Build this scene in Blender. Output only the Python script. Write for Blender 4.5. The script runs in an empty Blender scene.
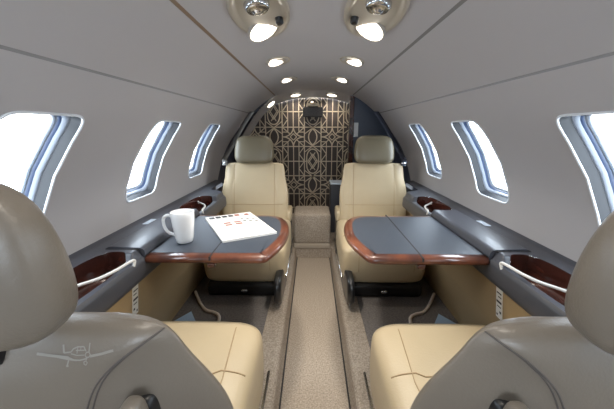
import bpy, bmesh, math, random
from mathutils import Vector, Matrix
from mathutils.bvhtree import BVHTree
random.seed(7)
sc = bpy.context.scene
C = sc.collection
PI = math.pi

# ------------------------------------------------------------------ materials
def lin(c):
    return tuple(((v/255)/12.92 if v/255 <= .04045 else ((v/255+.055)/1.055)**2.4) for v in c)

def mat(name, rgb, rough=.5, metal=0, coat=0, noise=0, nscale=60, bump=0, bscale=300, rgb2=None, spec=.5, stretch=None, detail=4):
    m = bpy.data.materials.new(name); m.use_nodes = True
    nt = m.node_tree; b = nt.nodes['Principled BSDF']
    col = lin(rgb)
    b.inputs['Base Color'].default_value = (*col, 1)
    b.inputs['Roughness'].default_value = rough
    b.inputs['Metallic'].default_value = metal
    b.inputs['Coat Weight'].default_value = coat
    b.inputs['Coat Roughness'].default_value = .06
    b.inputs['Specular IOR Level'].default_value = spec
    tc = nt.nodes.new('ShaderNodeTexCoord')
    vec = tc.outputs['Object']
    if stretch:
        mp = nt.nodes.new('ShaderNodeMapping'); mp.inputs['Scale'].default_value = stretch
        nt.links.new(vec, mp.inputs['Vector']); vec = mp.outputs['Vector']
    if noise or rgb2:
        n = nt.nodes.new('ShaderNodeTexNoise'); n.inputs['Scale'].default_value = nscale
        n.inputs['Detail'].default_value = detail
        nt.links.new(vec, n.inputs['Vector'])
        r = nt.nodes.new('ShaderNodeValToRGB')
        c2 = lin(rgb2) if rgb2 else tuple(v*(1-noise) for v in col)
        c1 = col if rgb2 else tuple(min(1, v*(1+noise)) for v in col)
        r.color_ramp.elements[0].position = .35; r.color_ramp.elements[1].position = .65
        r.color_ramp.elements[0].color = (*c2, 1); r.color_ramp.elements[1].color = (*c1, 1)
        nt.links.new(n.outputs['Fac'], r.inputs['Fac'])
        nt.links.new(r.outputs['Color'], b.inputs['Base Color'])
    if bump:
        n2 = nt.nodes.new('ShaderNodeTexNoise'); n2.inputs['Scale'].default_value = bscale
        n2.inputs['Detail'].default_value = 3
        nt.links.new(vec, n2.inputs['Vector'])
        bp = nt.nodes.new('ShaderNodeBump'); bp.inputs['Strength'].default_value = bump
        bp.inputs['Distance'].default_value = .004
        nt.links.new(n2.outputs['Fac'], bp.inputs['Height'])
        nt.links.new(bp.outputs['Normal'], b.inputs['Normal'])
    return m

def emis(name, rgb, s):
    m = bpy.data.materials.new(name); m.use_nodes = True
    b = m.node_tree.nodes['Principled BSDF']
    b.inputs['Base Color'].default_value = (.8, .8, .8, 1)
    b.inputs['Emission Color'].default_value = (*lin(rgb), 1)
    b.inputs['Emission Strength'].default_value = s
    return m

def glass(name):
    m = bpy.data.materials.new(name); m.use_nodes = True
    nt = m.node_tree; nt.nodes.remove(nt.nodes['Principled BSDF'])
    t = nt.nodes.new('ShaderNodeBsdfTransparent'); t.inputs['Color'].default_value = (.95, .97, .98, 1)
    g = nt.nodes.new('ShaderNodeBsdfGlossy'); g.inputs['Roughness'].default_value = .03
    f = nt.nodes.new('ShaderNodeFresnel'); f.inputs['IOR'].default_value = 1.03
    x = nt.nodes.new('ShaderNodeMixShader')
    nt.links.new(f.outputs[0], x.inputs[0]); nt.links.new(t.outputs[0], x.inputs[1]); nt.links.new(g.outputs[0], x.inputs[2])
    nt.links.new(x.outputs[0], nt.nodes['Material Output'].inputs['Surface'])
    return m

M = dict(
    liner=mat('liner', (178, 174, 174), .62, bump=.03, bscale=500, spec=.3),
    liner_top=mat('liner_top', (177, 173, 173), .6, bump=.02, bscale=500, spec=.3),
    groove=mat('groove', (118, 114, 111), .7),
    tan_trim=mat('tan_trim', (128, 104, 82), .55),
    bead=mat('bead', (222, 224, 228), .3),
    reveal=mat('reveal', (30, 32, 37), .55),
    frame=mat('frame', (128, 134, 144), .3),
    seal=mat('seal', (46, 62, 92), .35),
    pane=glass('pane'),
    navy=mat('navy', (62, 68, 84), .45, coat=.15),
    partition=mat('partition', (70, 78, 94), .3, coat=.3),
    darkwood=mat('darkwood', (84, 44, 34), .25, coat=.6, rgb2=(48, 24, 20), nscale=14, stretch=(1, .25, 1)),
    wood=mat('wood', (112, 62, 40), .3, coat=.6, rgb2=(72, 36, 24), nscale=22, stretch=(1, .35, 1), detail=8),
    slate=mat('slate', (64, 66, 74), .42, coat=.1, noise=.06, nscale=200),
    slate_face=mat('slate_face', (62, 63, 69), .42, coat=.08),
    inlay=mat('inlay', (56, 63, 74), .42, bump=.1, bscale=700),
    seam=mat('seam', (40, 38, 38), .7),
    tan=mat('tan', (160, 137, 102), .55, bump=.03, bscale=300),
    cream=mat('cream', (188, 170, 139), .36, bump=.12, bscale=220, noise=.03, nscale=8),
    cream_seam=mat('cream_seam', (166, 142, 108), .6),
    taupe=mat('taupe', (113, 105, 95), .36, bump=.12, bscale=240, noise=.03, nscale=8),
    olive=mat('olive', (104, 96, 78), .34, bump=.12, bscale=240, noise=.03, nscale=8),
    stitch=mat('stitch', (82, 76, 72), .7),
    thread=mat('thread', (138, 134, 126), .6),
    black=mat('black', (20, 20, 22), .4),
    rubber=mat('rubber', (30, 31, 34), .3, coat=.2),
    chrome=mat('chrome', (205, 208, 212), .18, metal=1),
    white=mat('white', (238, 238, 238), .25, coat=.4),
    rail=mat('rail', (226, 224, 220), .3),
    carpet=mat('carpet', (184, 171, 156), .95, rgb2=(146, 134, 121), nscale=170, bump=.7, bscale=260, spec=.1),
    carpet_edge=mat('carpet_edge', (172, 160, 145), .95, bump=.5, bscale=300, spec=.1),
    pan=mat('pan', (126, 120, 116), .85, rgb2=(102, 98, 96), nscale=120, bump=.4, bscale=250, spec=.2),
    cable=mat('cable', (222, 210, 196), .5),
    patch=mat('patch', (176, 204, 230), .5),
    lattice=mat('lattice', (196, 180, 156), .45, noise=.06, nscale=40),
    lattice_back=mat('lattice_back', (68, 59, 56), .7),
    grille=mat('grille', (44, 38, 36), .6),
    bezel=mat('bezel', (176, 166, 150), .35, coat=.3),
    bowl=mat('bowl', (170, 164, 156), .35),
    lens=emis('lens', (255, 242, 222), 4),
    paper=mat('paper', (236, 232, 226), .5),
    ink=mat('ink', (40, 34, 36), .5), ink_red=mat('ink_red', (150, 92, 76), .5), ink_grey=mat('ink_grey', (168, 162, 160), .5),
    plate=mat('plate', (196, 208, 222), .3, coat=.5),
    belt=mat('belt', (134, 133, 130), .7, bump=.2, bscale=400),
    label=mat('label', (232, 230, 224), .5),
)

# ------------------------------------------------------------------ objects
def root_loc(p):
    v = Vector((0, 0, 0))
    while p is not None:
        v += p.location; p = p.parent
    return v

def obj(name, bm, m, parent=None, local=False, smooth=True, bevel=0, seg=2, sub=0, label=None, weld=False):
    me = bpy.data.meshes.new(name)
    if weld: bmesh.ops.remove_doubles(bm, verts=bm.verts, dist=1e-5)
    bmesh.ops.recalc_face_normals(bm, faces=bm.faces)
    if parent is not None and not local:
        bmesh.ops.translate(bm, verts=bm.verts, vec=-root_loc(parent))
    for f in bm.faces: f.smooth = smooth
    bm.to_mesh(me); bm.free()
    for q in (m if isinstance(m, (list, tuple)) else [m]): me.materials.append(q)
    o = bpy.data.objects.new(name, me); C.objects.link(o)
    if parent is not None: o.parent = parent
    if bevel:
        b = o.modifiers.new('bevel', 'BEVEL'); b.width = bevel; b.segments = seg; b.limit_method = 'ANGLE'
        b.angle_limit = math.radians(40); b.harden_normals = False
    if sub:
        s = o.modifiers.new('sub', 'SUBSURF'); s.levels = sub; s.render_levels = sub
    if label: o['label'] = label
    return o

def thing(name, label, cat, loc=(0, 0, 0), rz=0, group=None):
    o = bpy.data.objects.new(name, None); C.objects.link(o)
    o.empty_display_size = .05
    o.location = loc; o.rotation_euler = (0, 0, rz)
    o['label'] = label; o['category'] = cat
    if group: o['group'] = group
    return o

def tag(o, label, cat, group=None):
    o['label'] = label; o['category'] = cat
    if group: o['group'] = group
    return o

def struct(o):
    o['kind'] = 'structure'; return o

def nb(): return bmesh.new()

def add_box(bm, x0, x1, y0, y1, z0, z1, mi=0):
    v = [bm.verts.new((x, y, z)) for z in (z0, z1) for y in (y0, y1) for x in (x0, x1)]
    for q in ((0, 2, 3, 1), (4, 5, 7, 6), (0, 1, 5, 4), (2, 6, 7, 3), (0, 4, 6, 2), (1, 3, 7, 5)):
        f = bm.faces.new([v[i] for i in q]); f.material_index = mi
    return v

def box(*a):
    bm = nb(); add_box(bm, *a); return bm

def add_tube(bm, pts, r, n=8, closed=False, mi=0, cap=True):
    pts = [Vector(p) for p in pts]; rings = []; N = len(pts)
    up = None
    for i, p in enumerate(pts):
        a = pts[(i-1) % N] if (closed or i) else p
        b = pts[(i+1) % N] if (closed or i < N-1) else p
        t = (b-a).normalized()
        if up is None:
            up = t.orthogonal().normalized()
        up = (up - t*up.dot(t)).normalized()
        w = t.cross(up)
        rr = r[i] if isinstance(r, (list, tuple)) else r
        rings.append([bm.verts.new(p + (up*math.cos(2*PI*k/n) + w*math.sin(2*PI*k/n))*rr) for k in range(n)])
    for i in range(N if closed else N-1):
        A, B = rings[i], rings[(i+1) % N]
        for k in range(n):
            f = bm.faces.new((A[k], A[(k+1) % n], B[(k+1) % n], B[k])); f.material_index = mi
    if cap and not closed:
        for R in (rings[0], rings[-1]):
            f = bm.faces.new(R); f.material_index = mi
    return bm

def tube(pts, r, n=8, closed=False): return add_tube(nb(), pts, r, n, closed)

def spline(P, n=10, closed=False):
    P = [Vector(p) for p in P]; o = []; L = len(P)
    for i in range(L if closed else L-1):
        if closed: p0, p1, p2, p3 = P[i-1], P[i], P[(i+1) % L], P[(i+2) % L]
        else: p0, p1, p2, p3 = P[max(i-1, 0)], P[i], P[i+1], P[min(i+2, L-1)]
        for j in range(n):
            t = j/n
            o.append(.5*(2*p1+(p2-p0)*t+(2*p0-5*p1+4*p2-p3)*t*t+(3*p1-p0-3*p2+p3)*t**3))
    if not closed: o.append(P[-1])
    return o

def loft(bm, rings, closed=True, cap0=False, cap1=False, mi=0, mfun=None):
    R = [[bm.verts.new(p) for p in r] for r in rings]
    n = len(R[0])
    for i in range(len(R)-1):
        for k in range(n if closed else n-1):
            f = bm.faces.new((R[i][k], R[i][(k+1) % n], R[i+1][(k+1) % n], R[i+1][k]))
            f.material_index = mfun(i, k) if mfun else mi
    if cap0: bm.faces.new(R[0]).material_index = mi
    if cap1: bm.faces.new(R[-1]).material_index = mi
    return R

def prism(bm, poly, z0, z1, mi=0):
    a = [bm.verts.new((x, y, z0)) for x, y in poly]; b = [bm.verts.new((x, y, z1)) for x, y in poly]
    n = len(poly)
    for k in range(n): bm.faces.new((a[k], a[(k+1) % n], b[(k+1) % n], b[k])).material_index = mi
    bm.faces.new(a[::-1]).material_index = mi; bm.faces.new(b).material_index = mi

def sgnpow(c, e): return math.copysign(abs(c)**e, c)

def puff(cx, cy, cz, hx, hy, hz, e1=.35, e2=.35, nu=24, nv=14, f=None):
    """superellipsoid cushion; f deforms a point of the unit block (-1..1)"""
    bm = nb(); rings = []
    for i in range(1, nv):
        v = -PI/2 + PI*i/nv
        cv, sv = sgnpow(math.cos(v), e1), sgnpow(math.sin(v), e1)
        ring = []
        for k in range(nu):
            u = 2*PI*(k+.5)/nu
            p = Vector((cv*sgnpow(math.cos(u), e2), cv*sgnpow(math.sin(u), e2), sv))
            q = Vector((p.x*hx, p.y*hy, p.z*hz))
            if f: q = f(p, q)
            ring.append(Vector((cx, cy, cz))+q)
        rings.append(ring)
    loft(bm, rings, True, True, True)
    return bm

# ------------------------------------------------------------------ cabin cross-section
KP = [(.745, .40), (.738, .55), (.728, .69), (.708, .79), (.668, .88), (.607, .975), (.535, 1.075), (.445, 1.165), (.34, 1.235), (.18, 1.278), (0, 1.29)]
_k = KP + [(-.18, 1.278)]
PR = [(p.x, p.y) for p in spline([(x, z, 0) for x, z in _k], 20)][:20*(len(KP)-1)+1]

def px_of_z(z):
    for (x0, z0), (x1, z1) in zip(PR, PR[1:]):
        if z0 <= z <= z1: return x0+(x1-x0)*(z-z0)/(z1-z0)
    return PR[0][0] if z < PR[0][1] else 0
def pz_of_x(x):
    x = abs(x)
    for (x0, z0), (x1, z1) in zip(PR, PR[1:]):
        if x1 <= x <= x0: return z0+(z1-z0)*(x-x0)/(x1-x0)
    return PR[-1][1]
def end_y(z): return 2.24+(z-.53)*.8

SIDE = {'left': -1, 'right': 1}
Z0, Z1 = .53, 1.0725          # lower liner panel
WC = [.062, .662, 1.262, 1.862]  # window centres
HZ, HH, HW, LEAN = .82, .156, .119, .27

def hole(yc, th, k=1.0):
    n = 7.5
    a, b = sgnpow(math.cos(th), 2/n), sgnpow(math.sin(th), 2/n)
    z = HZ+HH*k*b
    return yc+HW*k*a+LEAN*(z-HZ), z

wn = 0
for side, s in SIDE.items():
    bm = nb(); K = 64
    for i, yc in enumerate(WC):
        ya, yb = yc-.30, yc+.30
        last = i == len(WC)-1
        rings = []
        for j in range(9):
            t = (j/8)**1.3; ring = []
            for k in range(K):
                th = 2*PI*k/K
                c, sn = math.cos(th), math.sin(th); mx = max(abs(c), abs(sn)); a, b = c/mx, sn/mx
                z = (Z0+Z1)/2+(Z1-Z0)/2*b
                ye = end_y(z) if last else yb
                y = (ya+ye)/2+(ye-ya)/2*a
                hy, hz = hole(yc, th)
                y, z = hy+(y-hy)*t, hz+(z-hz)*t
                ring.append((s*px_of_z(z), y, z))
            rings.append(ring)
        loft(bm, rings, True)
    zz = [Z0+(Z1-Z0)*j/20 for j in range(21)]
    loft(bm, [[(s*px_of_z(z), y, z) for z in zz] for y in (-1.1, -.23)], False)
    struct(obj('wall_'+side, bm, M['liner'], weld=True))
    # upper side panel
    bm = nb(); us = [px_of_z(1.078)+(.346-px_of_z(1.078))*j/14 for j in range(15)]
    ys = [j/20 for j in range(21)]
    loft(bm, [[(s*x, -1.1+(end_y(pz_of_x(x))+1.1)*t, pz_of_x(x)) for x in us] for t in ys], False)
    struct(obj('wall_%s_upper' % side, bm, M['liner_top']))
    # grooves behind the panel joints
    def strip(za, zb, off, m, name):
        bm = nb(); Q = []
        for z in (za, (za+zb)/2, zb):
            Q.append((px_of_z(z)+off*.75, z+off*.66))
        loft(bm, [[(s*x, y, z) for x, z in Q] for y in (-1.1, end_y(Q[1][1])-.01)], False)
        struct(obj(name, bm, m))
    strip(1.064, 1.086, .004, M['groove'], 'trim_%d' % (1 if s < 0 else 2))
    strip(1.222, 1.246, .004, M['tan_trim'] if s < 0 else M['groove'], 'trim_%d' % (3 if s < 0 else 4))
    # liner end edge
    bm = nb(); zs = [.53+(1.245-.53)*j/40 for j in range(41)]
    loft(bm, [[(s*(px_of_z(z)+d), end_y(z)+e, z+d*.6) for z in zs] for d, e in ((0, 0), (.012, .004), (.03, .0))], False)
    struct(obj('trim_%d' % (5 if s < 0 else 6), bm, M['groove']))
    # windows
    for yc in WC:
        wn += 1
        nv = Vector((s*.945, 0, .33))
        def rg(k, d):
            r = []
            for j in range(48):
                th = 2*PI*j/48; y, z = hole(yc, th, k)
                r.append(Vector((s*px_of_z(z), y, z))+nv*d)
            return r
        bm = nb(); loft(bm, [rg(1.0, 0), rg(.985, .012), rg(.975, .030)])
        w = struct(obj('window_%d' % wn, bm, M['reveal']))
        bm = nb(); add_tube(bm, rg(1.0, 0), .0035, 6, True); obj('window_bead', bm, M['bead'], w)
        bm = nb(); loft(bm, [rg(.975, .030), rg(.955, .031), rg(.94, .036), rg(.935, .044)]); obj('window_frame', bm, M['frame'], w)
        bm = nb(); loft(bm, [rg(.935, .044), rg(.925, .046), rg(.92, .054)]); obj('window_seal', bm, M['seal'], w)
        bm = nb(); loft(bm, [rg(.92, .054), rg(.90, .055), rg(.895, .064)]); obj('window_glazing_bead', bm, M['frame'], w)
        bm = nb(); r = rg(.899, .060); bm.faces.new([bm.verts.new(p) for p in r]); obj('pane', bm, M['pane'], w)
        L = bpy.data.lights.new('window_daylight', 'AREA'); L.shape = 'RECTANGLE'; L.size = .25; L.size_y = .36
        L.cycles.is_portal = True
        lo = bpy.data.objects.new('window_daylight', L); C.objects.link(lo)
        lo.location = Vector((s*px_of_z(HZ), yc, HZ))+nv*.09
        lo.rotation_euler = (-nv).to_track_quat('-Z', 'Y').to_euler()

# ceiling centre panel + header over the aft bulkhead
bm = nb(); xs = [-.336+.672*j/24 for j in range(25)]
loft(bm, [[(x, -1.1+(end_y(pz_of_x(x))+1.1)*j/20, pz_of_x(x)) for x in xs] for j in range(21)], False)
struct(obj('ceiling', bm, M['liner_top']))
bm = nb(); xs = [-.36+.72*j/24 for j in range(25)]
def hdr(x, t):
    y = end_y(pz_of_x(x))-.004; return (x*(1+.0*t), y+(3.06-y)*t, pz_of_x(x)+.004-.05*t**1.6)
loft(bm, [[hdr(x, j/8) for x in xs] for j in range(9)], False)
struct(obj('ceiling_header', bm, M['liner_top']))

# aft section: dark hull lining and beige liner beyond it
for side, s in SIDE.items():
    zs = [.0+1.25*j/50 for j in range(51)]
    bm = nb()
    loft(bm, [[(s*(px_of_z(max(z, .4))+.032), y, z+.02) for z in zs] for y in (2.1, 2.4, 2.8, 3.08)], False)
    struct(obj('wall_%s_aft' % side, bm, M['navy']))
zs = [.06+1.17*j/50 for j in range(51)]
bm = nb(); loft(bm, [[(-(px_of_z(max(z, .4))-.012*t), 2.86+.2*t, z-.03*t) for z in zs] for t in (0, .5, 1)], False)
struct(obj('wall_left_aft_lining', bm, M['liner']))
# right partition
bm = nb(); P = [(.33, .08)]+[(px_of_z(max(z, .4))+.03, z) for z in [.08+(1.24-.08)*j/30 for j in range(31)]]+[(.33, 1.24)]
va = [bm.verts.new((x, 2.83, z)) for x, z in P]; vb = [bm.verts.new((x, 2.86, z)) for x, z in P]
bm.faces.new(va); bm.faces.new(vb[::-1])
for k in range(len(P)): bm.faces.new((va[k], va[(k+1) % len(P)], vb[(k+1) % len(P)], vb[k]))
part = struct(obj('wall_right_partition', bm, M['partition'], smooth=False))
struct(obj('trim_7', box(.322, .362, 2.80, 2.87, .08, 1.235), M['darkwood'], smooth=False, bevel=.004))
tag(obj('plate', box(.366, .406, 2.818, 2.829, .88, 1.005), M['white'], smooth=False, bevel=.003),  # plain white box; the bright reflection is put into its colour
    'small white strip standing in for a pale reflection on the dark partition above the right rear seat', 'plate')

# aft bulkhead and lattice covering
bm = nb(); P = [(-.80, 0), (.80, 0), (.80, 1.3), (-.80, 1.3)]
bm.faces.new([bm.verts.new((x, 3.075, z)) for x, z in P]); struct(obj('wall_front', bm, M['lattice_back'], smooth=False))
def lat(bm, pts, w=.0105, y=3.066):
    w = max(w*.95, .0085)
    pts = [Vector((p[0], 0, p[1])) for p in pts]
    A, B = [], []
    N = len(pts)
    for i, p in enumerate(pts):
        t = (pts[min(i+1, N-1)]-pts[max(i-1, 0)]).normalized(); nn = Vector((-t.z, 0, t.x))*w/2
        A.append(p+nn); B.append(p-nn)
    lim = lambda v: v.x > -.77 and v.x < .36 and v.z < 1.27 and v.z > .06
    for i in range(N-1):
        if not (lim(pts[i]) and lim(pts[i+1])): continue
        q = [A[i], A[i+1], B[i+1], B[i]]
        f = [bm.verts.new((v.x, y, v.z)) for v in q]; g = [bm.verts.new((v.x, y+.006, v.z)) for v in q]
        bm.faces.new(f)
        for k in range(4): bm.faces.new((f[k], f[(k+1) % 4], g[(k+1) % 4], g[k]))
def arc(cx, cz, rx, rz, a0, a1, n=10):
    return [(cx+rx*math.cos(a0+(a1-a0)*k/n), cz+rz*math.sin(a0+(a1-a0)*k/n)) for k in range(n+1)]
def seg(a, b, n=4): return [(a[0]+(b[0]-a[0])*k/n, a[1]+(b[1]-a[1])*k/n) for k in range(n+1)]
bm = nb()
PX, PZ = .386, .484; cx0, zs0 = -.007, .389
sw = .083; sbh = .094; rb = PZ/2-sbh
for i in range(-2, 2):
    c = cx0+i*PX; d = c+PX/2; pw = PX/2-sw
    for e in (c-sw, c+sw): lat(bm, seg((e, .07), (e, 1.26), 40))
    for j in range(-1, 3):
        zc = zs0+j*PZ; zo = zc+PZ/2
        for h in (zc-sbh, zc+sbh): lat(bm, seg((c-sw, h), (c+PX-sw, h), 12))
        # star in the side panel
        for sx in (-1, 1):
            for sz in (-1, 1):
                a0 = {(1, 1): PI, (-1, 1): 1.5*PI, (-1, -1): 0, (1, -1): PI/2}[(sx, sz)]
                lat(bm, arc(d+sx*pw*.95, zc+sz*sbh, pw*.95, sbh, a0, a0+PI/2), .012)
                lat(bm, seg((d+sx*pw, zc+sz*sbh), (d+sx*pw*.30, zc+sz*sbh*.30)), .008)
                lat(bm, seg((d+sx*pw*.5, zc+sz*sbh), (d+sx*pw*.5, zc+sz*sbh*.5)), .008)
                lat(bm, seg((d+sx*pw, zc+sz*sbh*.5), (d+sx*pw*.5, zc+sz*sbh*.5)), .008)
            lat(bm, seg((d+sx*pw, zc), (d+sx*pw*.8, zc)), .008)
        for k in range(4):
            q = [(pw*.3, 0), (0, sbh*.34), (-pw*.3, 0), (0, -sbh*.34)]
            lat(bm, seg((d+q[k][0], zc+q[k][1]), (d+q[(k+1) % 4][0], zc+q[(k+1) % 4][1])), .007)
        # rectangular grid panel
        lat(bm, seg((d-pw, zo), (d+pw, zo)))
        for kx in (-.5, 0, .5): lat(bm, seg((d+kx*pw, zo-rb), (d+kx*pw, zo+rb), 8), .008)
        for kx in (-.75, .75):
            for sz in (-1, 1):
                sd = 1 if kx in (-.75, .25) else -1
                lat(bm, seg((d+(kx-.25*sd)*pw, zo+sz*rb), (d+(kx+.25*sd)*pw, zo+sz*rb*.5)), .007)
                lat(bm, seg((d+(kx-.25*sd)*pw, zo), (d+(kx+.25*sd)*pw, zo+sz*rb*.5)), .007)
        # centre strip: oval, vesica and chevrons
        lat(bm, arc(c, zo+rb*.28, sw*.72, rb*.55, 0, PI)+arc(c, zo-rb*.28, sw*.72, rb*.55, PI, 2*PI)+[(c+sw*.72, zo+rb*.28)], .012)
        for sx in (-1, 1):
            lat(bm, seg((c+sx*sw*.6, zo), (c, zo+rb*.5)), .007); lat(bm, seg((c+sx*sw*.6, zo), (c, zo-rb*.5)), .007)
            lat(bm, seg((c-sx*sw*.3, zo+rb*.6), (c+sx*sw*.5, zo-.1*rb)), .006); lat(bm, seg((c-sx*sw*.3, zo-rb*.6), (c+sx*sw*.5, zo+.1*rb)), .006)
            lat(bm, seg((c+sx*sw*.72, zo), (c+sx*sw, zo)), .008)
            lat(bm, arc(c-sx*sw*1.1, zc, sw*1.6, sbh*1.15, -PI/3.4+(PI if sx < 0 else 0), PI/3.4+(PI if sx < 0 else 0)), .012)
            for sz in (-1, 1):
                lat(bm, seg((c, zc+sz*sbh*.95), (c+sx*sw, zc+sz*sbh*1.6)), .009)
                lat(bm, seg((c+sx*sw, zc+sz*sbh*.3), (c, zc+sz*sbh*.95)), .009)
o = obj('lattice_panel', bm, M['lattice'], smooth=False)
tag(o, 'tan lattice of stars and ovals covering the dark bulkhead at the cabin end', 'lattice')

# speaker grille high on the lattice
t = thing('speaker_grille', 'dark rectangular speaker grille high on the lattice bulkhead', 'speaker', (-.006, 3.05, 1.06))
obj('housing', box(-.104, .092, 3.035, 3.064, 1.062, 1.157), M['black'], t, smooth=False, bevel=.008)
bm = nb()
for k in range(9): add_box(bm, -.095, .083, 3.029, 3.035, 1.069+k*.0095, 1.074+k*.0095)
obj('grille', bm, M['grille'], t, smooth=False)
bm = nb(); add_box(bm, -.055, .045, 3.03, 3.064, 1.162, 1.192); obj('bracket', bm, M['lattice'], t, smooth=False, bevel=.006)
bm = nb(); add_box(bm, -.026, -.004, 3.03, 3.052, 1.198, 1.206)
tag(obj('indicator_lamp', bm, M['lens'], smooth=False), 'tiny white lamp above the speaker grille at the bulkhead top', 'lamp')

# ------------------------------------------------------------------ floor
bm = nb()
sec = [(-.80, .08), (-.155, .08), (-.143, .076), (-.136, .066), (-.128, .008), (-.122, 0), (.122, 0), (.128, .008), (.136, .066), (.143, .076), (.155, .08), (.80, .08)]
ys = [-1.1+3.22*j/40 for j in range(41)]
loft(bm, [[(x-.0, y, z) for x, z in sec] for y in ys], False)
add_box(bm, -.80, .80, 2.12, 3.08, -.02, .08)
struct(obj('floor', bm, M['carpet'], smooth=False))
for i, s in enumerate((-1, 1)):
    bm = nb(); add_box(bm, min(s*.225, s*.66), max(s*.225, s*.66), .55, 1.78, .078, .0835)
    struct(obj('trim_%d' % (8+i), bm, M['pan'], smooth=False))  # pan tone is part dark plate, part floor shadow put into the colour
    bm = nb(); add_tube(bm, [(s*.1225, -1.0, .003), (s*.1225, 2.1, .003)], .0035, 6)
    struct(obj('trim_%d' % (10+i), bm, M['seam']))
# wall behind the camera, open toward the flight deck
bm = nb()
for a in ((-.8, -.34, .0, 1.3), (.34, .8, 0, 1.3), (-.34, .34, 1.12, 1.3), (-.34, .34, 0, .55)): add_box(bm, a[0], a[1], -1.13, -1.1, a[2], a[3])
struct(obj('wall_back', bm, M['liner'], smooth=False))
L = bpy.data.lights.new('doorway_daylight', 'AREA'); L.shape = 'RECTANGLE'; L.size = .7; L.size_y = .6; L.cycles.is_portal = True
lo = bpy.data.objects.new('doorway_daylight', L); C.objects.link(lo); lo.location = (0, -1.16, .835); lo.rotation_euler = (PI/2, 0, 0)
lo.rotation_euler = Vector((0, 1, 0)).to_track_quat('-Z', 'Z').to_euler()

# lower sidewalls
for i, (side, s) in enumerate(SIDE.items()):
    bm = nb()
    prof = [(.58, .50), (.578, .46), (.60, .30), (.645, .12), (.65, .07)]
    loft(bm, [[(s*(x+.085*(y < .54)), y, z) for x, z in prof] for y in (-1.1, .50, .56, .97)], False)
    prof2 = [(x+.012, z) for x, z in prof]
    loft(bm, [[(s*x, y, z) for x, z in prof2] for y in (.97, 1.6, 1.80)]+[[(s*(x+.075), y, z) for x, z in prof2] for y in (1.86, 2.3)], False)
    loft(bm, [[(s*x, .97, z) for x, z in q] for q in (prof, prof2)], False)
    struct(obj('wall_%s_lower' % side, bm, M['tan'], smooth=False, weld=True))

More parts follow.
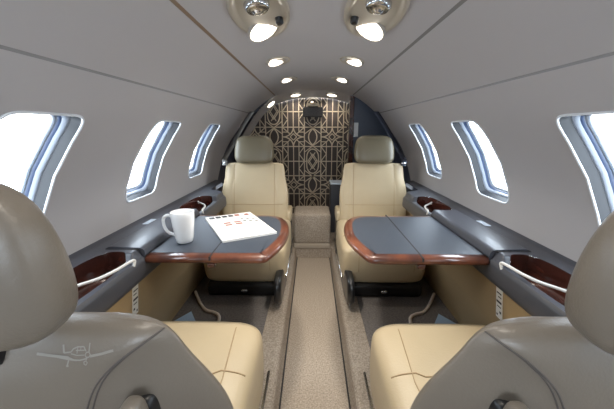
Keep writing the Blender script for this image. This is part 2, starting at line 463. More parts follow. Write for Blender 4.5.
# ------------------------------------------------------------------ side ledges
def sst(a, b, x):
    t = max(0, min(1, (x-a)/(b-a))); return t*t*(3-2*t)
REC = [(.71, .152, 1), (1.53, .152, -1)]
def ledge_in(y): return .112*(sst(1.80, 1.90, y)+1-sst(.48, .535, y))
def ledge_z(x, y, xi):
    low = 0
    for yc, h, dr in REC: low = max(low, 1-sst(.80, .94, abs(y-yc)/h))
    d = x-xi
    up = max(sst(.002, .016, d)*(1-low), sst(.640, .656, x))
    return .546+.026*up+.006*sst(.71, .745, x)
def pit(yc, h, k, th):
    e = 2/3.2
    return .618+.050*k*sgnpow(math.cos(th), e), yc+h*(1-(1-k)*.35)*sgnpow(math.sin(th), e)
for side, s in SIDE.items():
    cy = 1.0
    t = thing('side_ledge', 'slate grey %s side ledge with wood lined recesses under the %s windows' % (side, side), 'ledge', (s*.64, cy, .47), 0, 'side ledges')
    bm = nb(); y0, y1 = -1.08, 2.22
    ua, ub, uc, ud = .71-.170, .71+.170, 1.53-.170, 1.53+.170
    for a, b, n in ((y0, .44, 20), (.44, ua, 30), (ub, uc, 40), (ud, 1.78, 20), (1.78, 1.92, 20), (1.92, y1, 20)):
        G = []
        for j in range(n+1):
            y = a+(b-a)*j/n; xi = .552+ledge_in(y)
            G.append([(s*x, y, ledge_z(x, y, xi)) for x in [xi+(.746-xi)*(i/40)**1.5 for i in range(41)]])
        loft(bm, G, False)
    for yc, h, dr in REC:
        K = 128; rings = []
        for j in range(25):
            w_ = (j/24)**1.4; ring = []
            for k in range(K):
                th = 2*PI*k/K; c, sn = math.cos(th), math.sin(th); mx = max(abs(c), abs(sn)); a, b = c/mx, sn/mx
                X, Y = .649+.097*a, yc+.170*b
                px, py = pit(yc, h, 1, th)
                x, y = px+(X-px)*w_, py+(Y-py)*w_
                ring.append((s*x, y, ledge_z(x, y, .552)))
            rings.append(ring)
        loft(bm, rings)
    obj('ledge_top', bm, M['slate'], t, weld=True)
    for yc, h, dr in REC:
        bm = nb(); rings = []
        for k, dz in ((1, 0), (.985, .006), (.965, .03), (.93, .046), (.85, .052), (.5, .053), (.05, .053)):
            ring = []
            for j in range(96):
                th = 2*PI*j/96; px, py = pit(yc, h, 1, th); z0_ = ledge_z(px, py, .552)
                x, y = pit(yc, h, k, th)
                zb = .497
                ring.append((s*x, y, z0_+(zb-z0_)*dz/.053))
            rings.append(ring)
        loft(bm, rings, True, False, True)
        obj('recess_lining', bm, M['darkwood'], t)
    bm = nb()
    prof = [(.552, .546), (.546, .541), (.5435, .533), (.5425, .500), (.545, .484), (.555, .474), (.60, .470)]
    loft(bm, [[(s*(min(x+ledge_in(y), .73)), y, z) for x, z in prof] for y in [y0]+[.48+.02*j for j in range(8)]+[1.3]+[1.78+.02*j for j in range(8)]+[y1]], False)
    loft(bm, [[(s*x, y1, z) for x, z in q] for q in ([(.664, .546), (.74, .566)], [(.67, .47), (.74, .47)])], False)
    obj('ledge_face', bm, M['slate_face'], t)
    # table stowage lid
    bm = nb()
    pr = [(.545, .552), (.547, .566), (.553, .573), (.566, .5765), (.655, .579), (.662, .577), (.664, .56)]
    loft(bm, [[(s*x, y, z) for x, z in pr] for y in (.885, .89, 1.355, 1.36)], False)
    loft(bm, [[(s*x, .885, z) for x, z in pr], [(s*x, .885, .54) for x, z in pr]], False)
    loft(bm, [[(s*x, 1.36, z) for x, z in pr], [(s*x, 1.36, .54) for x, z in pr]], False)
    lid = obj('stowage_lid', bm, M['slate'], t)
    bm = nb()
    for a, b in (((.667, .881), (.667, 1.364)), ((.562, .881), (.667, .881)), ((.562, 1.364), (.667, 1.364))):
        add_tube(bm, [(s*a[0], a[1], .5715), (s*b[0], b[1], .5715)], .0028, 6)
    obj('lid_gap', bm, M['seam'], t)
    bm = nb(); add_box(bm, min(s*.672, s*.695), max(s*.672, s*.695), 1.14, 1.21, .566, .5735)
    obj('name_plate', bm, M['plate'], t, smooth=False)
    for yc, h, dr in REC:
        pts = [(.549, .113, .540), (.5485, .121, .556), (.552, .106, .5595), (.560, .052, .559), (.577, .008, .557), (.607, -.030, .556), (.640, -.075, .553), (.655, -.110, .548), (.657, -.118, .535)]
        rp = spline([(s*x, yc+dr*o, z) for x, o, z in pts], 8)
        obj('rail', tube(rp, .0042, 8), M['rail'], t, label='white grab rail across the recess')
    # placard on the lower wall
    bm = nb()
    def wallp(y, z, d=0):   # on the lower wall, d proud of it
        x = .578+(.46-z)*.1375
        return Vector((s*(x-d), y, z))
    def quad(bm, ya, yb, za, zb, d, mi):
        f = bm.faces.new([bm.verts.new(wallp(y, z, d)) for y, z in ((ya, za), (yb, za), (yb, zb), (ya, zb))]); f.material_index = mi
    p = [[wallp(y, z, d) for y, z in ((.845, .35), (.877, .35), (.877, .455), (.845, .455))] for d in (-.001, .0015)]
    loft(bm, p, True, False, True)
    for z, ya, yb, h in ((.440, .849, .873, .005), (.427, .849, .866, .004), (.409, .848, .874, .0075), (.393, .85, .87, .004), (.375, .849, .858, .008), (.362, .866, .873, .007)):
        quad(bm, ya, yb, z-h/2, z+h/2, .002, 1)
    for f in bm.faces: f.normal_update()
    tag(obj('placard', bm, [M['label'], M['ink']], smooth=False),
        'small white placard with black lines low on the tan %s sidewall' % side, 'placard', 'sidewall placards')

# ------------------------------------------------------------------ tables
TP = [(.5427, .875), (.40, .875), (.205, .8745), (.166, .884), (.143, .94), (.122, 1.02), (.113, 1.09), (.115, 1.17), (.126, 1.25), (.150, 1.315), (.185, 1.352), (.23, 1.366), (.40, 1.368), (.5427, 1.368)]
def table_outline(off=0):
    P = [Vector((x+(tdx if x < .25 else 0), y, 0)) for x, y in TP]
    mid = spline(P[2:12], 6)
    pts = [P[0], P[1]]+mid+[P[12], P[13]]
    out = []
    for i, p in enumerate(pts):
        a, b = pts[max(i-1, 0)], pts[min(i+1, len(pts)-1)]
        tt = (b-a).normalized(); nn = Vector((tt.y, -tt.x, 0))   # inward
        q = p-nn*off*-1 if False else p+nn*(-off)
        out.append(q)
    return out
for side, s in SIDE.items():
    tdx = -.009 if s < 0 else .004
    lab = {'left': 'glossy wood edged fold out table holding the white mug and magazine', 'right': 'glossy wood edged fold out table with an empty grey top'}[side]
    t = thing('folding_table', lab, 'table', (s*.34, 1.12, .525), 0, 'club tables')
    ring = lambda off, z: [(s*p.x, p.y, z) for p in table_outline(off)]
    po = table_outline(0)
    # which way is inward?
    cen = Vector((.34, 1.12, 0))
    sg = 1 if (table_outline(.02)[10]-cen).length < (po[10]-cen).length else -1
    R = lambda off, z: ring(off*sg, z)
    bm = nb()
    loft(bm, [R(.05, .524), R(.012, .524), R(.003, .528), R(0, .536), R(.002, .544), R(.008, .549), R(.036, .5505)], True, True, False)
    obj('wood_edge', bm, M['wood'], t)
    bm = nb()
    # two inlays split at the hinge line
    inn = [p for p in table_outline(.034*sg)]
    hx = .335
    lo_p = [p for p in inn if p.x < hx]
    def yat(y0): return y0
    ya, yb = min(p.y for p in inn), max(p.y for p in inn)
    A = [(s*hx, ya)]+[(s*p.x, p.y) for p in lo_p]+[(s*hx, yb)]
    B = [(s*(hx+.003), ya), (s*(hx+.003), yb), (s*.5412, yb), (s*.5412, ya)]
    bm = nb(); prism(bm, A, .545, .5508); obj('inlay', bm, M['inlay'], t, smooth=False)
    bm = nb(); prism(bm, B, .545, .5508); obj('inlay', bm, M['inlay'], t, smooth=False)
    bm = nb(); add_box(bm, min(s*(hx-.001), s*(hx+.004)), max(s*(hx-.001), s*(hx+.004)), .873, 1.37, .538, .5512); obj('hinge_seam', bm, M['seam'], t, smooth=False)
    bm = nb(); add_box(bm, min(s*(hx-.012), s*(hx+.012)), max(s*(hx-.012), s*(hx+.012)), .878, .905, .510, .526)
    obj('hinge', bm, M['darkwood'], t, smooth=False, bevel=.003)
    for q in (.93, 1.28):
        obj('support_arm', box(min(s*.40, s*.5432), max(s*.40, s*.5432), q, q+.03, .508, .5245), M['black'], t, smooth=False)

# mug
t = thing('mug', 'tall white ceramic mug standing on the left table', 'mug', (-.467, 1.005, .5515))
bm = nb(); prof = [(.0, .0), (.024, .0), (.0285, .003), (.032, .02), (.0365, .06), (.0405, .10), (.0415, .118), (.0405, .1195), (.0385, .118), (.034, .06), (.028, .012), (.0, .008)]
N = 32
loft(bm, [[(r*math.cos(2*PI*k/N), r*math.sin(2*PI*k/N), z) for k in range(N)] for r, z in [(max(r*.97, .0005), z*.94) for r, z in prof]], True, True, True)
obj('body', bm, M['white'], t, local=True)
a = math.radians(190); d = Vector((math.cos(a), math.sin(a), 0))
hp = spline([d*r+Vector((0, 0, z)) for r, z in ((.036, .098), (.053, .099), (.064, .088), (.064, .062), (.052, .038), (.031, .028))], 8)
obj('handle', tube(hp, .0058, 8), M['white'], t, local=True)

# magazine
def mag():
    cx, cy = -.318, 1.185; ang = math.atan2(1.073-1.377, -.141+.313); ux = Vector((math.cos(ang), math.sin(ang), 0)); uy = Vector((-ux.y, ux.x, 0))
    t = thing('magazine', 'white magazine with small printed pictures lying on the left table', 'magazine', (cx, cy, .552))
    P = lambda a, b, z: ux*a+uy*b+Vector((0, 0, z))
    bm = nb()
    hl, hw = .165, .103
    rings = [[P(-hl*k, -hw*k, z), P(hl*k, -hw*k, z), P(hl*k, hw*k, z), P(-hl*k, hw*k, z)] for k, z in ((1, 0), (1, .008))]
    loft(bm, rings, True, True, True); obj('pages', bm, M['paper'], t, local=True, smooth=False)
    bm = nb()
    def q(a0, a1, b0, b1, mi, z=.0086):
        f = bm.faces.new([bm.verts.new(P(a, b, z)) for a, b in ((a0*hl, b0*hw), (a1*hl, b0*hw), (a1*hl, b1*hw), (a0*hl, b1*hw))]); f.material_index = mi
    z = .0084
    f = bm.faces.new([bm.verts.new(P(a, b, z)) for a, b in ((-hl, -hw), (hl, -hw), (hl, hw), (-hl, hw))])
    # -a end is the far left corner; +b toward the far right
    for k in range(5): q(-.93+.0*k, -.74, -.88+k*.27, -.66+k*.27, 1 if k < 4 else 2)
    for k in range(4): q(-.68, -.64, -.86+k*.3, -.66+k*.3, 3)
    for i in range(2):
        for k in range(2): q(-.28+i*.17, -.16+i*.17, -.5+k*.42, -.22+k*.42, 2)
    q(-.88, -.70, .62, .82, 2)
    for i in range(2):
        for k in range(3): q(-.50+i*.24+k*.07, -.42+i*.24+k*.07, .30+k*.22, .44+k*.22, 1)
    for k in range(6): q(.15+k*.1, .18+k*.1, -.8, -.2+.1*(k % 3), 3)
    for k in range(4): q(.3+k*.12, .33+k*.12, .1, .7-.1*(k % 2), 3)
    q(-.5, -.47, -.85, -.1, 4); q(-.42, -.39, -.85, -.3, 4)
    obj('cover_print', bm, [M['paper'], M['ink'], M['ink_red'], M['ink_grey'], M['ink_grey']], t, local=True, smooth=False)
mag()

# ------------------------------------------------------------------ seats
def seatback_bm(far, flip=False):
    """x half-section, front +y; z above the world floor line"""
    S = [  # z, yf, yb, wf, wb
        (.24, .03, -.075, .222, .10), (.36, .015, -.10, .235, .10), (.47, -.005, -.115, .240, .10),
        (.56, -.025, -.125, .238, .105), (.625, -.043, -.122, .224, .122), (.675, -.056, -.112, .203, .155),
        (.712, -.064, -.098, .176, .158), (.728, -.072, -.090, .145, .135)]
    if not far:
        S = [(.24, .02, -.07, .235, .06), (.33, .01, -.085, .255, .06), (.43, -.005, -.10, .266, .062), (.51, -.018, -.112, .256, .075),
             (.562, -.030, -.112, .234, .074), (.600, -.040, -.107, .214, .094), (.632, -.046, -.100, .199, .125), (.660, -.051, -.090, .188, .164), (.682, -.056, -.076, .150, .135)]
    if far:
        S = [(z, yf, yb-.01, wf*.955 if z < .6 else .205-max(0, z-.70)*.7, min(wb*1.5, .17)) for z, yf, yb, wf, wb in S]
    bm = nb(); rings = []
    for z, yf, yb, wf, wb in S:
        h = [(0, yf+.006), (.35*wf, yf+.007), (.62*wf, yf+.008), (.66*wf, yf+.002), (.72*wf, yf+.010), (.92*wf, yf+.004), (wf, yf-.016),
             (wf*.99, yf*.6+yb*.4), (wb+.004, yb+.006), (wb-.012, yb-.001), (wb*.5, yb-.007), (0, yb-.009)]
        lim = .245 if not far else 1
        other = [(-min(x, lim), y, z) for x, y in h[-2:0:-1]]
        ring = [(x, y, z) for x, y in h]+other
        if flip: ring = [(-x, y, z) for x, y, z in ring]
        rings.append(ring)
    n = len(rings[0])
    def mf(i, k):
        kk = k if k < 11 else n-1-k
        return 0 if kk <= (3 if not far else 7) else 1
    loft(bm, rings, True, True, True, 1, mf)
    return bm

def make_seat(x, y, rz, label, far, inboard, hdz=0, hdx=0):
    """inboard: local x sign of the aisle side"""
    z0 = .08
    t = thing('club_seat', label, 'seat', (x, y, z0), rz, 'club seats')
    W = lambda bm: (bmesh.ops.translate(bm, verts=bm.verts, vec=(0, 0, -z0)), bm)[1]
    cl = .55 if far else .40       # cushion length in front of the backrest
    # cushion
    hy = (cl+.10)/2; ix = inboard*(.035 if far else .020)
    def cf(p, q):
        z = q.z
        if p.z > 0: z += .012*(1-p.x**2)*1 + .010*p.y
        if p.y > .2: z -= .0
        w = 1+.03*p.y
        y = q.y+(.02*(1-p.x**2) if p.y > 0 else 0)
        if p.z < 0 and p.y > 0: y -= .035*(-p.z)*p.y
        return Vector((q.x*w, y, z))
    obj('seat_cushion', W(puff(ix, cl-hy, .252 if far else .236, .218, hy, .108, .30, .22, 36, 18, cf)), M['cream'], t, local=True, sub=1)
    cb = t.children[0]
    def on_top(xx, yy):   # analytic height of the cushion top
        px, py = xx/.222, (yy-(cl-hy))/hy
        zz = (1-max(abs(px), abs(py))**8*.35)
        return .262+.098*zz+.012*(1-px*px)+.010*py+.0005
    dep = bpy.context.evaluated_depsgraph_get()
    bvh = BVHTree.FromObject(cb, dep)
    def drop(xx, yy):
        h = bvh.ray_cast(Vector((xx, yy, 1)), Vector((0, 0, -1)))
        return h[0]+Vector((0, 0, .0004)) if h[0] else Vector((xx, yy, .28))
    def fwd(xx, zz):
        h = bvh.ray_cast(Vector((xx, 2, zz)), Vector((0, -1, 0)))
        return h[0] if h[0] else None
    for q in (-1, 1):
        pts = [drop(ix+q*(.150-.012*abs(k-6)/6), -.02+(cl-.03)*k/12) for k in range(13)]
        pts += [v for v in (fwd(ix+q*.14, .26-.02*k) for k in range(6)) if v]
        obj('seat_seam', add_tube(nb(), pts, .0015, 6), M['cream_seam'], cb, local=True)
    yl = cl-.21
    pts = [drop(ix-.20+.40*k/20, yl-(.012 if abs(k-10) < 7 else 0)) for k in range(21)]
    obj('seat_seam', add_tube(nb(), pts, .0022, 6), M['cream_seam'], cb, local=True)
    # base
    bm = nb(); add_box(bm, ix-.200, ix+.200, -.06, cl-.008, .086, .165)
    obj('seat_base', W(bm), M['black'], t, local=True, smooth=False, bevel=.022, seg=3)
    base = t.children[-1]
    bm = nb(); N = 16
    loft(bm, [[(ix+.018*math.cos(2*PI*k/N)*r, cl-.008+d, .122-z0+.010*math.sin(2*PI*k/N)*r) for k in range(N)] for r, d in ((1, 0), (1, .004), (.6, .006))], True, False, True)
    obj('release_latch', bm, M['chrome'], base, local=True)
    bm = nb(); add_box(bm, -.11, .11, .05, cl-.12, .084, .12)
    obj('pedestal', W(bm), M['black'], t, local=True, smooth=False, bevel=.01)
    for q in (-.15, .15): obj('floor_track', W(box(q-.016, q+.016, -.1, cl-.06, .0838, .093)), M['pan'], t, local=True, smooth=False)
    # inboard shroud
    sx = inboard
    bm = nb(); R = []
    for xx, k in ((.203, .8), (.207, .96), (.222, 1), (.238, .95), (.242, .8)):
        ring = []
        for j in range(20):
            a = 2*PI*j/20
            ring.append((sx*xx, cl-.055+.185*k*sgnpow(math.cos(a), .5), .163+.078*k*sgnpow(math.sin(a), .6)+.020*k*math.cos(a)))
        R.append(ring)
    loft(bm, R, True, True, True)
    if far: obj('side_shroud', W(bm), M['rubber'], t, local=True)
    else: bm.free()
    bm = nb()
    add_tube(bm, [(sx*.252, -.05, .19), (sx*.252, cl-.04, .19)], .0045, 8)
    obj('side_rail', W(bm), M['chrome'], t, local=True)
    # backrest
    rear = M['taupe']
    b = obj('backrest', W(seatback_bm(far, inboard < 0)), [M['cream'], M['cream'] if far else rear], t, local=True, sub=2)
    dep = bpy.context.evaluated_depsgraph_get()
    bb = BVHTree.FromObject(b, dep)
    def front(xx, zz):
        h = bb.ray_cast(Vector((xx, 1, zz-z0)), Vector((0, -1, 0))); return h[0]+Vector((0, .0004, 0)) if h[0] else None
    def back(xx, zz, d=.0004):
        h = bb.ray_cast(Vector((xx, -1, zz-z0)), Vector((0, 1, 0))); return h[0]+Vector((0, -d, 0)) if h[0] else None
    if far:
        for q in (-1, 1):
            pts = [front(q*(.135), .37+.35*k/20) for k in range(21)]
            obj('back_seam', add_tube(nb(), [p for p in pts if p], .0016, 6), M['cream_seam'], b, local=True)
        pts = [front(-.19+.38*k/24, .455) for k in range(25)]
        obj('back_seam', add_tube(nb(), [p for p in pts if p], .0016, 6), M['cream_seam'], b, local=True)
    else:
        # double stitched seam around the rear panel
        zs = [.40, .46, .51, .555, .600, .632, .652, .664, .671]
        ws = [.064, .064, .066, .073, .092, .123, .153, .176, .190]
        for q in (-1, 1):
            for off in (.0, .008):
                path = spline([(q*(w+off), z+off*.5, 0) for w, z in zip(ws, zs)], 5)
                p = [v for v in (back(p.x, p.y, .0002) for p in path) if v]
                obj('stitching', add_tube(nb(), p, .0014, 6), M['stitch'], b, local=True)
    # headrest
    def hf(p, q):
        y = q.y*(1-.25*max(0, p.z))-.012*p.z
        xx = q.x*(1-.05*max(0, p.z)-.02*p.z)*(1-.10*max(0, p.z)**2 if far else 1-.14*max(0, p.y))
        return Vector((xx, y+.008*(1-p.x**2)*(1 if p.y > 0 else -1), q.z))
    hy0, hz0, hw0, hh0 = (-.085, .826, .130, .091) if far else (-.142, .795+hdz, .114, .099)
    if far: hz0 -= .012
    obj('headrest', W(puff(hdx, hy0, hz0, hw0, .054 if far else .046, hh0, .42 if far else .62, .42 if far else .55, 32, 18, hf)), M['olive'] if far else rear, t, local=True, sub=1)
    hd = t.children[-1]
    if not far: obj('headrest_mount', W(box(hdx-inboard*.04-.015, hdx-inboard*.04+.015, hy0+.03, hy0+.065, .63, .735)), M['black'], hd, local=True, smooth=False, bevel=.01)
    # armrest
    if far:
        obj('armrest', W(puff(sx*.224, -.10, .365, .024, .10, .045, .5, .5, 20, 10)), M['cream'], t, local=True, sub=1)
        bm = nb(); add_box(bm, sx*.226-.018, sx*.226+.018, -.155, -.03, .085, .335)
        obj('armrest_post', W(bm), M['rubber'], t, local=True, smooth=False, bevel=.008)
        # shoulder belt on the outboard shoulder
        ox = -sx
        bm = nb()
        pts = spline([(ox*.185, -.02, .715), (ox*.205, -.08, .735), (ox*.24, -.20, .74), (ox*.235, -.30, .78), (ox*.18, -.325, .88), (ox*.12, -.34, .98), (ox*.056, -.35, 1.07)], 6)
        A = [[p+Vector((0, .0, 0))+Vector((dx, 0, dz)) for dx, dz in ((-.018, -.002), (.018, -.002), (.018, .002), (-.018, .002))] for p in pts]
        loft(bm, A, True, True, True); obj('shoulder_belt', W(bm), M['belt' if x < 0 else 'navy'], t, local=True)
        bm = nb(); add_tube(bm, [(ox*.190-.015, -.03, .728), (ox*.190+.015, -.03, .728)], .006, 10)
        obj('belt_guide', W(bm), M['chrome'], t, local=True)
    else:
        ax = sx*.143
        obj('armrest_shadow', W(puff(ax, -.080, .486, .0205, .026, .082, .5, .7, 20, 12)), M['black'], t, local=True, sub=1)  # black puff painted in for the shadow gap behind the folded armrest
        obj('armrest', W(puff(ax, -.115, .500, .018, .022, .086, .55, .7, 20, 12)), rear, t, local=True, sub=1)
        am = t.children[-1]
        for q in (-.005, .005):
            obj('armrest_stitching', W(tube([(ax+q, -.1375, .45+.1*k/8) for k in range(9)], .0013, 6)), M['thread'], am, local=True)
    return t, b, back

FX = .400
make_seat(-FX, 1.955, PI, 'cream leather club seat facing the camera behind the left table', True, -1)
make_seat(FX, 1.955, PI, 'cream leather club seat facing the camera behind the right table', True, 1)
near = []
t, b, back = make_seat(-.400, .44, 0, 'grey backed club seat seen from behind at left with a stitched airplane', False, 1)
def emblem(b, back):
    bm = nb()
    S = .100/540; cx, cz = .068, .645
    def P(u, v): return back(cx+(u-310)*S, cz-(v-130)*S*1.15, .0009)
    def stroke(pts, w):
        pts = [Vector((p[0], p[1], 0)) for p in pts]; dense = []
        for a, c in zip(pts, pts[1:]):
            n = max(1, int((c-a).length/12))
            dense += [a+(c-a)*k/n for k in range(n)]
        dense.append(pts[-1]); A = []
        for i, p in enumerate(dense):
            tt = (dense[min(i+1, len(dense)-1)]-dense[max(i-1, 0)]).normalized(); nn = Vector((-tt.y, tt.x, 0))*w/2
            a, c = P(p.x+nn.x, p.y+nn.y), P(p.x-nn.x, p.y-nn.y)
            if a and c: A.append((bm.verts.new(a), bm.verts.new(c)))
        for a, c in zip(A, A[1:]): bm.faces.new((a[0], a[1], c[1], c[0]))
    stroke([(40, 116), (150, 127), (270, 140)], 16); stroke([(150, 128), (270, 150), (330, 158)], 9)
    stroke([(420, 137), (500, 126), (580, 110)], 16)
    stroke([(225, 66), (236, 112)], 13); stroke([(236, 112), (285, 108)], 8)
    stroke([(285, 108), (300, 90), (330, 80), (372, 80), (390, 105)], 8); stroke([(318, 100), (380, 100)], 7)
    stroke([(330, 84), (328, 118)], 6); stroke([(352, 80), (352, 102)], 5)
    stroke([(270, 140), (310, 155), (350, 158), (395, 150)], 9); stroke([(285, 118), (330, 128), (380, 128)], 6)
    stroke([(385, 128), (395, 112), (412, 112), (422, 128), (412, 142), (395, 142), (385, 128)], 8)
    stroke([(412, 112), (412, 60)], 9); stroke([(400, 142), (394, 160)], 8)
    stroke([(272, 155), (262, 190)], 10); stroke([(378, 168), (392, 164), (402, 176), (392, 190), (380, 184), (378, 168)], 8)
    stroke([(256, 190), (272, 190)], 12)
    obj('embroidered_airplane', bm, M['thread'], b, local=True, smooth=False, label='pale stitched airplane seen from the front')
emblem(b, back)
make_seat(.408, .44, 0, 'grey backed club seat seen from behind at right with a plain shoulder', False, -1, -.006, -.016)

# ------------------------------------------------------------------ aisle end
t = thing('carpeted_step', 'carpet covered block closing the far end of the aisle', 'step', (-.012, 2.2, 0))
obj('block', box(-.150, .128, 2.125, 2.40, .105, .338), M['carpet'], t, smooth=True, bevel=.02, seg=3)
obj('lip', box(-.150, .126, 2.112, 2.30, .068, .112), M['carpet_edge'], t, smooth=True, bevel=.012, seg=3)
obj('shadow_gap', box(-.135, .112, 2.135, 2.38, .0, .07), M['black'], t, smooth=False)  # black block standing in for the shadow under the lip
t = thing('side_cabinet', 'dark grey cabinet with a pale top beside the right far seat', 'cabinet', (.2, 2.52, .08))
obj('cabinet_body', box(.142, .30, 2.46, 2.62, .08, .500), M['slate_face'], t, smooth=False, bevel=.006)
obj('cabinet_top', box(.140, .302, 2.455, 2.625, .500, .512), M['plate'], t, smooth=False, bevel=.003)

# cables and flat blue diamonds on the floor
for side, s in SIDE.items():
    pts = spline([(s*.636, 1.44, .098), (s*.575, 1.345, .09), (s*.526, 1.285, .09), (s*.480, 1.265, .09), (s*.447, 1.235, .09), (s*.433, 1.16, .09), (s*.432, 1.05, .09)], 8)
    tag(obj('floor_hose', tube(pts, .0075, 8), M['cable']), 'beige bent hose on the dark floor just beyond the %s near seat cushion' % side, 'hose', 'floor hoses')
    bm = nb(); c = Vector((s*.594, 1.19, .0865)); q = .055  # thin flat diamond, evenly pale blue
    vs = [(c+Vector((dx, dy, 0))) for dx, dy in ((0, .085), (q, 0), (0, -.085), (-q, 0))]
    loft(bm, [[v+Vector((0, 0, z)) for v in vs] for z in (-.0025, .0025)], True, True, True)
    tag(obj('floor_patch', bm, M['patch'], smooth=False), 'pale blue flat diamond on the floor against the %s sidewall' % side, 'patch', 'floor patches')

# ------------------------------------------------------------------ overhead lights
LP, PF, PN, PS = 1.7, 1.5, .38, .30
def lamp(loc, nrm, power, size=.05):
    L = bpy.data.lights.new('lamp_light', 'AREA'); L.shape = 'DISK'; L.size = size; L.energy = power; L.color = (1, .93, .82); L.spread = math.radians(120)
    o = bpy.data.objects.new('lamp_light', L); C.objects.link(o); o.location = loc
    o.rotation_euler = Vector(nrm).to_track_quat('-Z', 'Y').to_euler()
    return o
def frame_at(x, y, z, n):
    n = Vector(n).normalized(); v = Vector((0, 1, 0)); v = (v-n*v.dot(n)).normalized(); u = v.cross(n)
    return lambda a, b, c: Vector((x, y, z))+u*a+v*b+n*c     # c: away from the ceiling into the room
def ell(F, ax, ay, c, oa=0, ob=0, n=32): return [F(oa+ax*math.cos(2*PI*k/n), ob+ay*math.sin(2*PI*k/n), c) for k in range(n)]
def ceil_n(x):
    e = .01; dz = (pz_of_x(abs(x)+e)-pz_of_x(abs(x)-e))/(2*e)*(1 if x >= 0 else -1)
    return Vector((dz, 0, -1)).normalized()

def disc(t, ctr, nrm, r, bez=1.16, back=.035, ry=None):
    G = frame_at(*ctr, nrm); ry = ry or r
    bm = nb(); loft(bm, [ell(G, r*bez, ry*bez, -back), ell(G, r*bez, ry*bez, -.002), ell(G, r*(bez*.6+.4), ry*(bez*.6+.4), .002), ell(G, r, ry, -.001)], True)
    obj('lamp_bezel', bm, M['bowl'], t)
    bm = nb(); loft(bm, [ell(G, r, ry, -.001), ell(G, r*.5, ry*.5, .003)], True, False, True)
    obj('lamp_lens', bm, M['lens'], t)
    return G
for side, s, y, desc in [(a, b, 1.0, '%s of the two over the tables') for a, b in SIDE.items()]+[(a, b, .26, '%s of the unseen two added to light the near seats') for a, b in SIDE.items()]:  # second pair is unseen, added to light the near cushions
    x = s*.168; z = pz_of_x(x); n = ceil_n(x)
    F = frame_at(x, y, z, n)
    t = thing('overhead_unit', 'large oval overhead unit with lit lamp, '+desc % side, 'overhead light', F(0, 0, 0), 0, 'overhead units')
    bm = nb()
    loft(bm, [ell(F, .088, .215, -.001), ell(F, .087, .214, .008), ell(F, .082, .208, .014), ell(F, .072, .196, .012), ell(F, .067, .19, .004), ell(F, .060, .180, .003), ell(F, .01, .03, .002)], True, False, True)
    obj('housing', bm, M['bezel'], t)
    disc(t, F(-s*.010, .122, .012), Vector((-s*.48, -.34, -.82)), .052, 1.08, .04, .043)
    bm = nb(); loft(bm, [ell(F, .013, .016, .002, s*.048, .062), ell(F, .013, .016, .018, s*.048, .062), ell(F, .008, .010, .022, s*.048, .062)], True, False, True)
    obj('call_button', bm, M['black'], t)
    bm = nb(); Q = -.07
    loft(bm, [ell(F, .036, .040, .003, 0, Q), ell(F, .036, .040, .012, 0, Q), ell(F, .028, .031, .022, 0, Q), ell(F, .022, .024, .016, 0, Q), ell(F, .012, .013, .028, 0, Q), ell(F, .006, .006, .030, 0, Q)], True, False, True)
    obj('air_nozzle', bm, M['chrome'], t)
    lamp(F(-s*.012, .095, .05), n, LP*(PF if y > .5 else PN), .07)

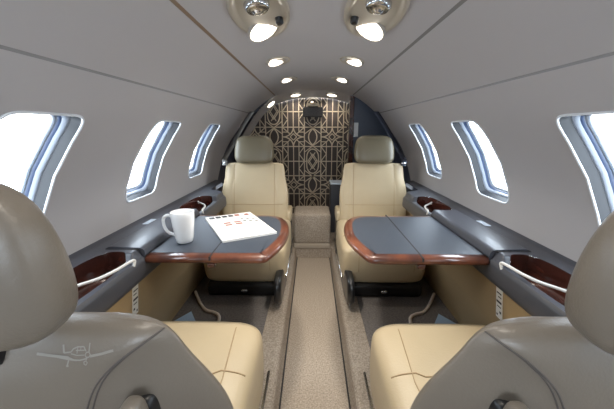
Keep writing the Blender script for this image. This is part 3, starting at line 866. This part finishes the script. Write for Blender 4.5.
spots = [(.184, 1.63, .052, 'first pair behind the oval units'), (.176, 2.2, .050, 'second pair behind the oval units')]
for x0, y, r, desc in spots:
    for side, s in SIDE.items():
        x = s*x0; z = pz_of_x(x); n = ceil_n(x); F = frame_at(x, y, z, n)
        t = thing('ceiling_light', 'small oval ceiling light, %s one of the %s' % (side, desc), 'ceiling light', F(0, 0, 0), 0, 'ceiling lights')
        bm = nb(); loft(bm, [ell(F, .062, .085, -.001), ell(F, .061, .084, .005), ell(F, .055, .078, .006), ell(F, .05, .07, .001), ell(F, .01, .02, .001)], True, False, True)
        obj('housing', bm, M['bezel'], t)
        disc(t, F(0, 0, .000), Vector((-s*.42, -.16, -.88)), r, 1.1, .03)
        lamp(F(0, -.02, .03), n, LP*PS, .06)
for side, s in SIDE.items():
    x, y = s*.170, 2.97; F = frame_at(x, y, pz_of_x(x)-.022, Vector((s*-.15, -.2, -1)))
    t = thing('ceiling_light', 'small ceiling light close to the lattice bulkhead, %s one' % side, 'ceiling light', F(0, 0, 0), 0, 'ceiling lights')
    bm = nb(); loft(bm, [ell(F, .055, .05, -.004), ell(F, .053, .048, .005), ell(F, .045, .04, .005)], True); obj('bezel', bm, M['bezel'], t)
    bm = nb(); loft(bm, [ell(F, .045, .04, .003), ell(F, .02, .02, .006)], True, False, True); obj('lens', bm, M['lens'], t)
    lamp(F(0, 0, .012), (0, .2, -1), LP*.4, .05)
F = frame_at(-.40, 2.94, 1.175, Vector((.62, -.45, -.75)))
t = thing('wall_light', 'bright oval light on the beige lining left of the lattice', 'light', F(0, 0, 0))
bm = nb(); loft(bm, [ell(F, .05, .032, -.01), ell(F, .048, .03, .006), ell(F, .042, .025, .006)], True); obj('bezel', bm, M['bezel'], t)
bm = nb(); loft(bm, [ell(F, .042, .025, .004), ell(F, .02, .012, .008)], True, False, True); obj('lens', bm, M['lens'], t)

# ------------------------------------------------------------------ world, camera, view
w = bpy.data.worlds.new('sky'); sc.world = w; w.use_nodes = True
bg = w.node_tree.nodes['Background']; bg.inputs['Color'].default_value = (.80, .90, 1, 1); bg.inputs['Strength'].default_value = 12.0

f = 300.0; P = math.atan(74.5/f); yaw = math.atan(5/f)
cam = bpy.data.cameras.new('camera'); cam.sensor_fit = 'HORIZONTAL'; cam.sensor_width = 36; cam.lens = 36*f/614; cam.clip_start = .01
co = bpy.data.objects.new('camera', cam); C.objects.link(co); co.location = (-.013, 0, .94)
co.rotation_euler = (PI/2-P, 0, yaw)
sc.camera = co
vs = sc.view_settings; vs.view_transform = 'Standard'; vs.look = 'None'; vs.gamma = 1; vs.use_curve_mapping = False
vs.exposure = 0.0
sc.cycles.max_bounces = 10; sc.cycles.diffuse_bounces = 6; sc.cycles.sample_clamp_indirect = 8
sc.cycles.use_denoising = True
